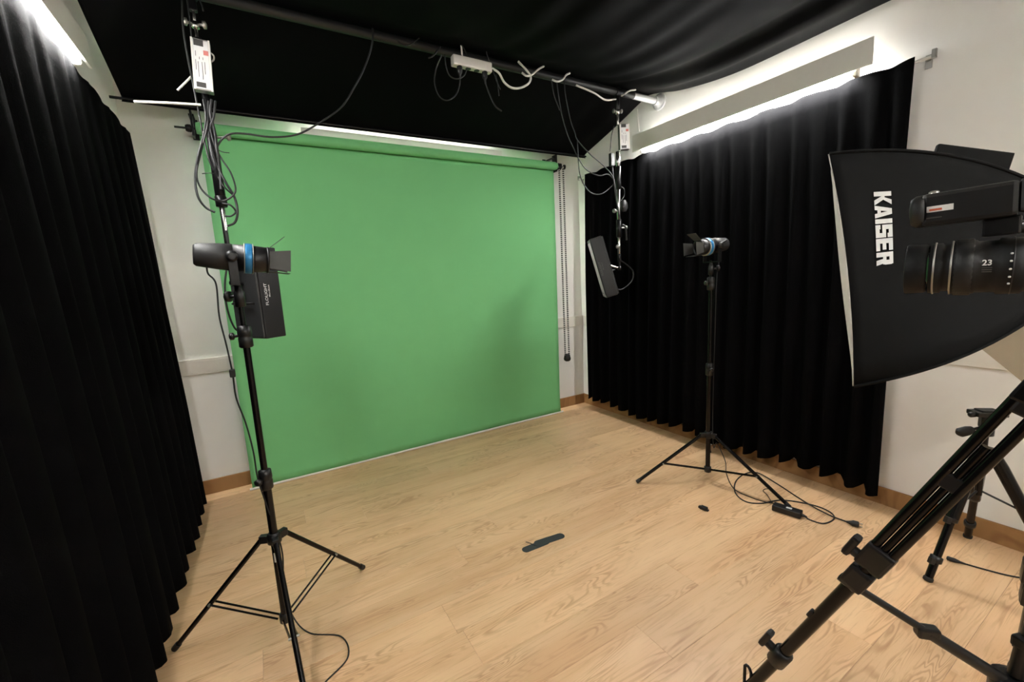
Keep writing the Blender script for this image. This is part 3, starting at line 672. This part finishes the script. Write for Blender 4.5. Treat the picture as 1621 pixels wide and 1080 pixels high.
def block_text(word, name, m, parent, fn, label=None):
    ws = {'I': .36, 'K': .98}; gap = .1; tot = sum(ws.get(c_, .98) for c_ in word)+gap*(len(word)-1); x = 0.; mb = MB()
    for c_ in word:
        for p_ in GL[c_]:
            if isinstance(p_, tuple): p_ = [(p_[0], p_[1]), (p_[2], p_[1]), (p_[2], p_[3]), (p_[0], p_[3])]
            mb.add([fn((x+a_)/tot, b_) for a_, b_ in p_], [list(range(len(p_)))])
        x += ws.get(c_, .98)+gap
    return mb.build(name, m, parent, label=label)
block_text('KAISER', 'lettering', PRINT, sb, kt, 'white KAISER lettering')
# its stand, below and behind
fc = back+bb*.2; fc = V((fc.x, fc.y, 0))
light_stand(fc, [(fc.x+.33*math.cos(t), fc.y+.33*math.sin(t)) for t in (.3, 2.39, 4.49)], .5, .12, [.8], back.z-.06, .0165, True, .58, 'black light stand carrying the KAISER softbox, beyond the right edge')

# ================================================================== BEIGE BOARD
bd0 = dep(1548, 548, 1.5); bd1 = dep(1621, 607, 1.5)
e1 = (bd1-bd0).normalized(); nrm = (CP-bd0).normalized(); nrm = (nrm-e1*nrm.dot(e1)).normalized(); e2 = nrm.cross(e1)
if e2.z < 0: e2 = -e2
c0 = bd0-e1*.1
bo = thing('reflector_board', c0+e1*.4, 'plain beige board clipped up behind the softbox at the right edge', 'board')
MB().prism([c0, c0+e1*.55, c0+e1*.55+e2*.5, c0+e2*.5], -nrm*.012).build('board', BOARD, bo)
q0 = c0+e1*.45+e2*.06-nrm*.016; q1 = V((fc.x, fc.y, q0.z+.02))
MB().tube([q0, q1], .008, 10).build('clip_arm', BLACKM, bo)

# ================================================================== VIDEO CAMERA AND TRIPOD
la = V((-.22, .975, .0)).normalized(); ls = la.cross(V((0, 0, 1))).normalized()     # lens axis, its right side
ctr = dep(1540, 423, .9)
RC = Matrix((la, -ls, V((0, 0, 1)))).transposed()
vc = thing('video_camera', ctr-la*.2, 'black video camera with large zoom lens in front of the softbox', 'camera')
P = lambda d, s=0, z=0: ctr+la*(d-.02)+ls*s+V((0, 0, z))
MB().lathe(P(-.10), la, [(0, .03), (.001, .05), (.05, .052), (.052, .056), (.085, .057), (.087, .053), (.115, .053), (.117, .056), (.15, .056), (.152, .05), (.165, .05), (.167, .054), (.185, .054)], 36).build('lens', LENSB, vc)
for d, r, w_ in ((.05, .0572, .0032), (.076, .0562, .0032), (-.035, .0575, .002)): MB().lathe(P(d), la, [(0, r-.004), (.0005, r), (w_, r), (w_+.0005, r-.004)], 36).build('lens_ring', STEEL if w_ > .003 else GREY, vc)
m_ = MB(); seg = 60; a = la.orthogonal().normalized(); b = la.cross(a)
m_.rings([[P(d)+(a*math.cos(2*math.pi*k/seg)+b*math.sin(2*math.pi*k/seg))*(r-(.0025 if k % 2 else 0)) for k in range(seg)] for d, r in ((.02, .057), (.022, .0595), (.045, .0595), (.047, .057))])
m_.build('focus_ring', RUBBER, vc)
MB().lathe(P(.088), la, [(0, .05), (.004, .053), (.034, .055), (.036, .053), (.01, .048)], 36, False).build('lens_hood', LENSB, vc)
MB().lathe(P(.085), la, [(0, .05), (.004, .046), (.008, .02), (.009, .003)], 28).build('front_glass', GLASS, vc)
MB().box(P(-.22, 0, .005), (.24, .11, .12), RC, .01).build('body', BLACK, vc)
MB().box(P(-.2, 0, -.075), (.2, .08, .03), RC, .004).build('base_plate', BLACKM, vc)
m_ = MB(); m_.tube([P(-.12, 0, .06), P(-.13, 0, .13), P(-.2, 0, .15), P(-.3, 0, .13), P(-.31, 0, .06)], .012, 10); m_.build('top_handle', BLACK, vc)
# side facing the photographer: -ls or +ls
sd = -1 if (-ls).dot(CP-ctr) > 0 else 1
def on_lens(dd, ang, r=.0572):
    return ctr+la*dd+(ls*sd*math.cos(ang)+V((0, 0, 1))*math.sin(ang))*r
text_on('23', 'lettering', PRINT, vc, lambda u, v: on_lens(-.012-.013*u, .06+.2*v, .0578), .02)
for k in range(3):
    m_ = MB(); m_.add([on_lens(-.012, .0-.07*k, .0577), on_lens(-.026, .0-.07*k, .0577), on_lens(-.026, -.03-.07*k, .0577), on_lens(-.012, -.03-.07*k, .0577)], [[0, 1, 2, 3]]); m_.build('scale_mark', GREYL, vc)
for k in range(5):
    m_ = MB(); p_ = on_lens(-.05, .45-.27*k, .0572); m_.ball(p_, .0022, 5); m_.build('scale_dot', PRINT, vc)
# box clamped above the lens
bx = dep(1532, 325, .84); ux = la*1.0+V((0, 0, -.045)); ux.normalize(); RB = Matrix((ux, (-ls), ux.cross(-ls))).transposed()
wt = thing('wireless_transmitter', bx, 'black box with a white and orange tag above the camera lens', 'transmitter')
B_ = lambda a, b, c_: bx+RB@V((a, b, c_))
MB().box(bx, (.13, .05, .064), RB, .008).build('body', BLACK, wt)
MB().lathe(B_(.06, 0, 0), ux, [(0, .025), (.001, .033), (.014, .032), (.022, .026), (.024, .01)], 20).build('foam_end', RUBBER, wt)
n2 = .0256*(1 if (RB@V((0, 1, 0))).dot(CP-bx) > 0 else -1)
MB().box(B_(.038, n2, .0), (.038, .0014, .0115), RB).build('tag_plate', PRINT, wt, label='white and orange tag')
MB().box(B_(.044, n2*1.035, -.0015), (.018, .0012, .004), RB).build('tag_print', ORANGE, wt)
MB().box(B_(.046, n2, -.017), (.022, .0012, .002), RB).build('tag_line', GREYL, wt)
MB().lathe(B_(.048, 0, .032), ux.cross(-ls), [(0, .008), (.004, .008), (.006, .005)], 12).build('button', STEEL, wt)
MB().box(B_(-.045, 0, -.048), (.05, .03, .034), RB, .004).build('shoe_mount', BLACKM, wt)
m_ = MB(); m_.tube([B_(-.06, 0, -.05), P(-.12, 0, .06)], .012, 10); m_.build('arm', BLACKM, wt)
MB().box(B_(-.088, 0, .004), (.045, .045, .06), RB, .006).build('rear_block', GREY, wt)

AP = P(-.15, 0, 0); AP = V((AP.x, AP.y, 1.315))
tp = thing('video_tripod', (AP.x, AP.y, 0), 'large black twin-tube tripod in the right foreground', 'tripod')
MB().lathe(AP-V((0, 0, .06)), (0, 0, 1), [(0, .03), (.002, .055), (.05, .06), (.07, .06), (.075, .04), (.09, .04), (.092, .052), (.15, .05), (.152, .036), (.178, .036)], 24).build('fluid_head', BLACK, tp)
feet = [on(1163, 1112, 2, 0), on(1585, 1190, 2, 0), V((-1.6, -4.45, 0))]
hub = V((-1.70, -3.745, .43))
for i, f in enumerate(feet):
    d = (f-AP); dh = V((d.x, d.y, 0)).normalized(); top = AP+dh*.05-V((0, 0, .03)); ax = (f-top).normalized(); ln = (f-top).length
    sdv = ax.cross(V((0, 0, 1))).normalized()
    if i == 0: sdv = ax.cross((top.lerp(f, .4)-CP)).normalized()
    Q = lambda t, s=0, n=0: top+ax*(ln*t)+sdv*s+ax.cross(sdv)*n
    lg = MB(); lg.box(Q(.02), (.05, .062, .03), Matrix((ax, sdv, ax.cross(sdv))).transposed(), .006); lg = lg.build('leg', BLACKM, tp)
    RQ = Matrix((ax, sdv, ax.cross(sdv))).transposed()
    MB().box(Q(.035), (.06, .034, .022), RQ, .006).build('top_yoke', BLACK, lg)
    for s in (-1, 1): MB().cyl(Q(.0, s*.02), Q(.43, s*.02), .0108, 14).build('upper_tube', BLACKS, lg)
    MB().cyl(Q(.12), Q(.5), .0088, 12).build('middle_tube', BLACKS, lg)
    MB().box(Q(.2), (.04, .04, .018), RQ, .004).build('clamp', BLACK, lg)
    MB().box(Q(.405), (.075, .066, .036), RQ, .008).build('clamp', BLACK, lg)
    MB().box(Q(.462), (.07, .056, .045), RQ, .01).build('clamp', BLACK, lg)
    MB().cyl(Q(.42), Q(.995), .0175, 16).build('lower_tube', BLACKS, lg)
    MB().box(Q(.61, -.012), (.025, .025, .02), RQ, .004).build('stop', BLACK, lg)
    m_ = MB(); m_.lathe(Q(.745), ax, [(0, .02), (.004, .027), (.06, .027), (.065, .02)], 16); m_.build('collar', BLACK, lg)
    for t in (.42, .765):
        m_ = MB(); k0 = Q(t, 0, -.02) if ax.cross(sdv).z < 0 else Q(t, 0, .02); up_ = (ax.cross(sdv)*(-1 if ax.cross(sdv).z < 0 else 1)).normalized()
        k0 = Q(t); up_ = (V((0, 0, 1))-ax*ax.z).normalized(); m_.cyl(k0, k0+up_*.045, .014, 10); m_.box(k0+up_*.054-ax*.012, (.068, .034, .02), frame(up_, ax), .009); m_.build('lock_lever', BLACK, lg)
    m_ = MB(); m_.lathe(Q(.985), ax, [(0, .018), (.01, .02), (.02, .014)], 12); m_.build('foot', RUBBER, lg)
    # open rubber loop on the foot
    b0 = Q(.93); upv = V((0, 0, 1)); m_ = MB(); sx = sdv
    m_.tube([b0+sx*.012, b0+upv*.08+sx*.012, b0+upv*.09+sx*.006, b0+upv*.092, b0+upv*.09-sx*.006, b0+upv*.08-sx*.012, b0-sx*.012], .005, 8); m_.build('foot_loop', RUBBER, lg)
    # spreader arm
    j = Q(.485); e = hub+(j-hub).normalized()*.03; da = (e-j).normalized(); mm = j.lerp(e, .52)
    ar = MB(); ar.cyl(j, e, .010, 12); ar = ar.build('spreader_arm', BLACK, tp)
    MB().cyl(mm, e, .016, 12).build('outer_tube', BLACK, ar)
    MB().box(mm, (.05, .03, .03), frame(V((0, 0, 1)), da), .006).build('slide_lock', BLACK, ar)
    MB().lathe(j-da*.01, sdv, [(-.022, .006), (-.02, .014), (.02, .014), (.022, .006)], 12).build('joint', BLACKM, ar)
MB().lathe(hub-V((0, 0, .025)), (0, 0, 1), [(0, .03), (.004, .045), (.045, .045), (.05, .03)], 18).build('spreader_hub', BLACK, tp)

# ================================================================== SMALL TRIPOD
TC = V((-.40, -3.40, 0)); tt = thing('photo_tripod', TC, 'small black photo tripod with pan handle by the right wall', 'tripod')
hz = .62
MB().cyl(TC+V((0, 0, .40)), TC+V((0, 0, .70)), .014, 14).build('centre_column', BLACKS, tt)
MB().lathe(TC+V((0, 0, hz-.03)), (0, 0, 1), [(0, .03), (.004, .05), (.045, .05), (.05, .03)], 16).build('hub', BLACK, tt)
for f in (V((-.661, -3.318, .0)), V((-.055, -3.315, .0)), V((-.30, -3.70, .0))):
    d = V((f.x-TC.x, f.y-TC.y, 0)).normalized(); a = TC+V((0, 0, hz-.005))+d*.035; ax = (f-a).normalized(); ln = (f-a).length
    lg = MB().tube([a, a+ax*ln*.1, a+ax*ln*.5], [.022, .026, .024], 12).build('leg', BLACKS, tt)
    MB().cyl(a+ax*ln*.45, a+ax*(ln-.008), .016, 12).build('lower_tube', BLACKS, lg)
    for t in (.48, .8): 
        m_ = MB(); m_.lathe(a+ax*ln*t, ax, [(0, .018), (.003, .024), (.03, .024), (.034, .018)], 12); m_.box(a+ax*ln*(t+.03)+d*.026, (.024, .02, .03), frame(ax), .003); m_.build('leg_lock', BLACK, lg)
    MB().lathe(a+ax*(ln-.022), ax, [(0, .016), (.004, .019), (.018, .019), (.022, .014)], 12).build('foot_cap', RUBBER, lg)
    MB().tube([TC+V((0, 0, .42))+d*.01, a+ax*ln*.42], .005, 8).build('brace', BLACKM, tt)
hd = TC+V((0, 0, .70))
m_ = MB(); m_.lathe(hd, (0, 0, 1), [(0, .022), (.003, .03), (.03, .03), (.035, .022), (.08, .02)], 16); m_.box(hd+V((0, 0, .065)), (.05, .045, .06), Matrix.Rotation(.5, 3, 'Z'), .008); m_.build('pan_head', BLACK, tt)
hv = (on(1532, 675, 1, -3.40)-on(1560, 668, 1, -3.40)).normalized()
vdir = V((RX.x, RX.y, 0)).normalized()
MB().box(hd+V((0, 0, .108)), (.12, .07, .022), Matrix.Rotation(math.atan2(vdir.y, vdir.x)-.2, 3, 'Z'), .005).build('quick_plate', BLACK, tt)
MB().box(hd+V((0, 0, .122)), (.075, .05, .008), Matrix.Rotation(math.atan2(vdir.y, vdir.x)-.2, 3, 'Z'), .003).build('plate_pad', RUBBER, tt)
pk = hd+V((0, 0, .045)); hdv = (-vdir+V((0, 0, -.22))).normalized()
MB().tube([pk, pk+hdv*.07], .006, 8).build('handle_rod', BLACKM, tt)
MB().lathe(pk+hdv*.06, hdv, [(0, .01), (.006, .016), (.03, .022), (.06, .022), (.072, .012)], 14).build('pan_handle', RUBBER, tt)
MB().lathe(hd+V((0, 0, .105))-vdir*.05, -vdir, [(0, .008), (.01, .013), (.03, .013), (.034, .006)], 12).build('plate_lever', BLACK, tt)

# ================================================================== SMALL THINGS ON THE FLOOR
c0 = on(858, 861, 2, 0); ta = thing('tape_mark', c0, 'dark strips of tape stuck on the wooden floor mid-room', 'tape')
def strip(p, q, wd, z, nm='tape_strip'):
    p, q = V(p), V(q); p.z = q.z = z; d = (q-p).normalized(); s = V((-d.y, d.x, 0)); pts = []
    for k in range(7): t = math.pi*(k/6)+math.pi/2; pts.append(p+d*(wd*.45*math.cos(t)+wd*.3)+s*(wd/2*math.sin(t)))
    for k in range(7): t = math.pi*(k/6)-math.pi/2; pts.append(q+d*(wd*.45*math.cos(t)-wd*.3)+s*(wd/2*math.sin(t)))
    MB().prism(pts, (0, 0, .0012)).build(nm, TAPE, ta)
strip(on(829, 872, 2, 0), on(867, 857, 2, 0), .052, .0004); strip(on(848, 862, 2, 0), on(891, 848, 2, 0), .055, .0018)
MB().tube([on(832, 858, 2, .012), on(839, 860, 2, .004), on(848, 864, 2, .003)], .002, 6).build('tape_tail', TAPE, ta)
c0 = on(1114, 807, 2, 0); ck = thing('small_clip', c0, 'tiny black clip lying alone on the floor before the far stand', 'clip')
dv = (on(1121, 810, 2, 0)-on(1107, 804, 2, 0)).normalized()
MB().box(c0+V((0, 0, .011)), (.042, .03, .02), frame((0, 0, 1), dv), .003).build('body', BLACK, ck)
MB().box(c0+V((0, 0, .009))-dv*.024, (.018, .02, .014), frame((0, 0, 1), dv), .002).build('tongue', BLACK, ck)
MB().box(c0+V((0, 0, .006))+dv*.024, (.016, .018, .01), frame((0, 0, 1), dv), .002).build('tongue', BLACK, ck)
p0 = on(1507, 886, 2, .012)
lead = thing('floor_lead', (p0.x, p0.y, 0), 'thin black lead with a connector on the floor behind the big tripod', 'cable')
cable([p0, fl(1525, 892), fl(1560, 902), fl(1600, 912), fl(1650, 920), fl(1720, 930)], .004).build('cable', RUBBER, lead)
dl = (fl(1525, 892, .012)-p0).normalized(); m_ = MB(); m_.lathe(p0-dl*.02, dl, [(0, .006), (.004, .011), (.03, .011), (.05, .006), (.07, .004)], 12); m_.build('connector', BLACK, lead)
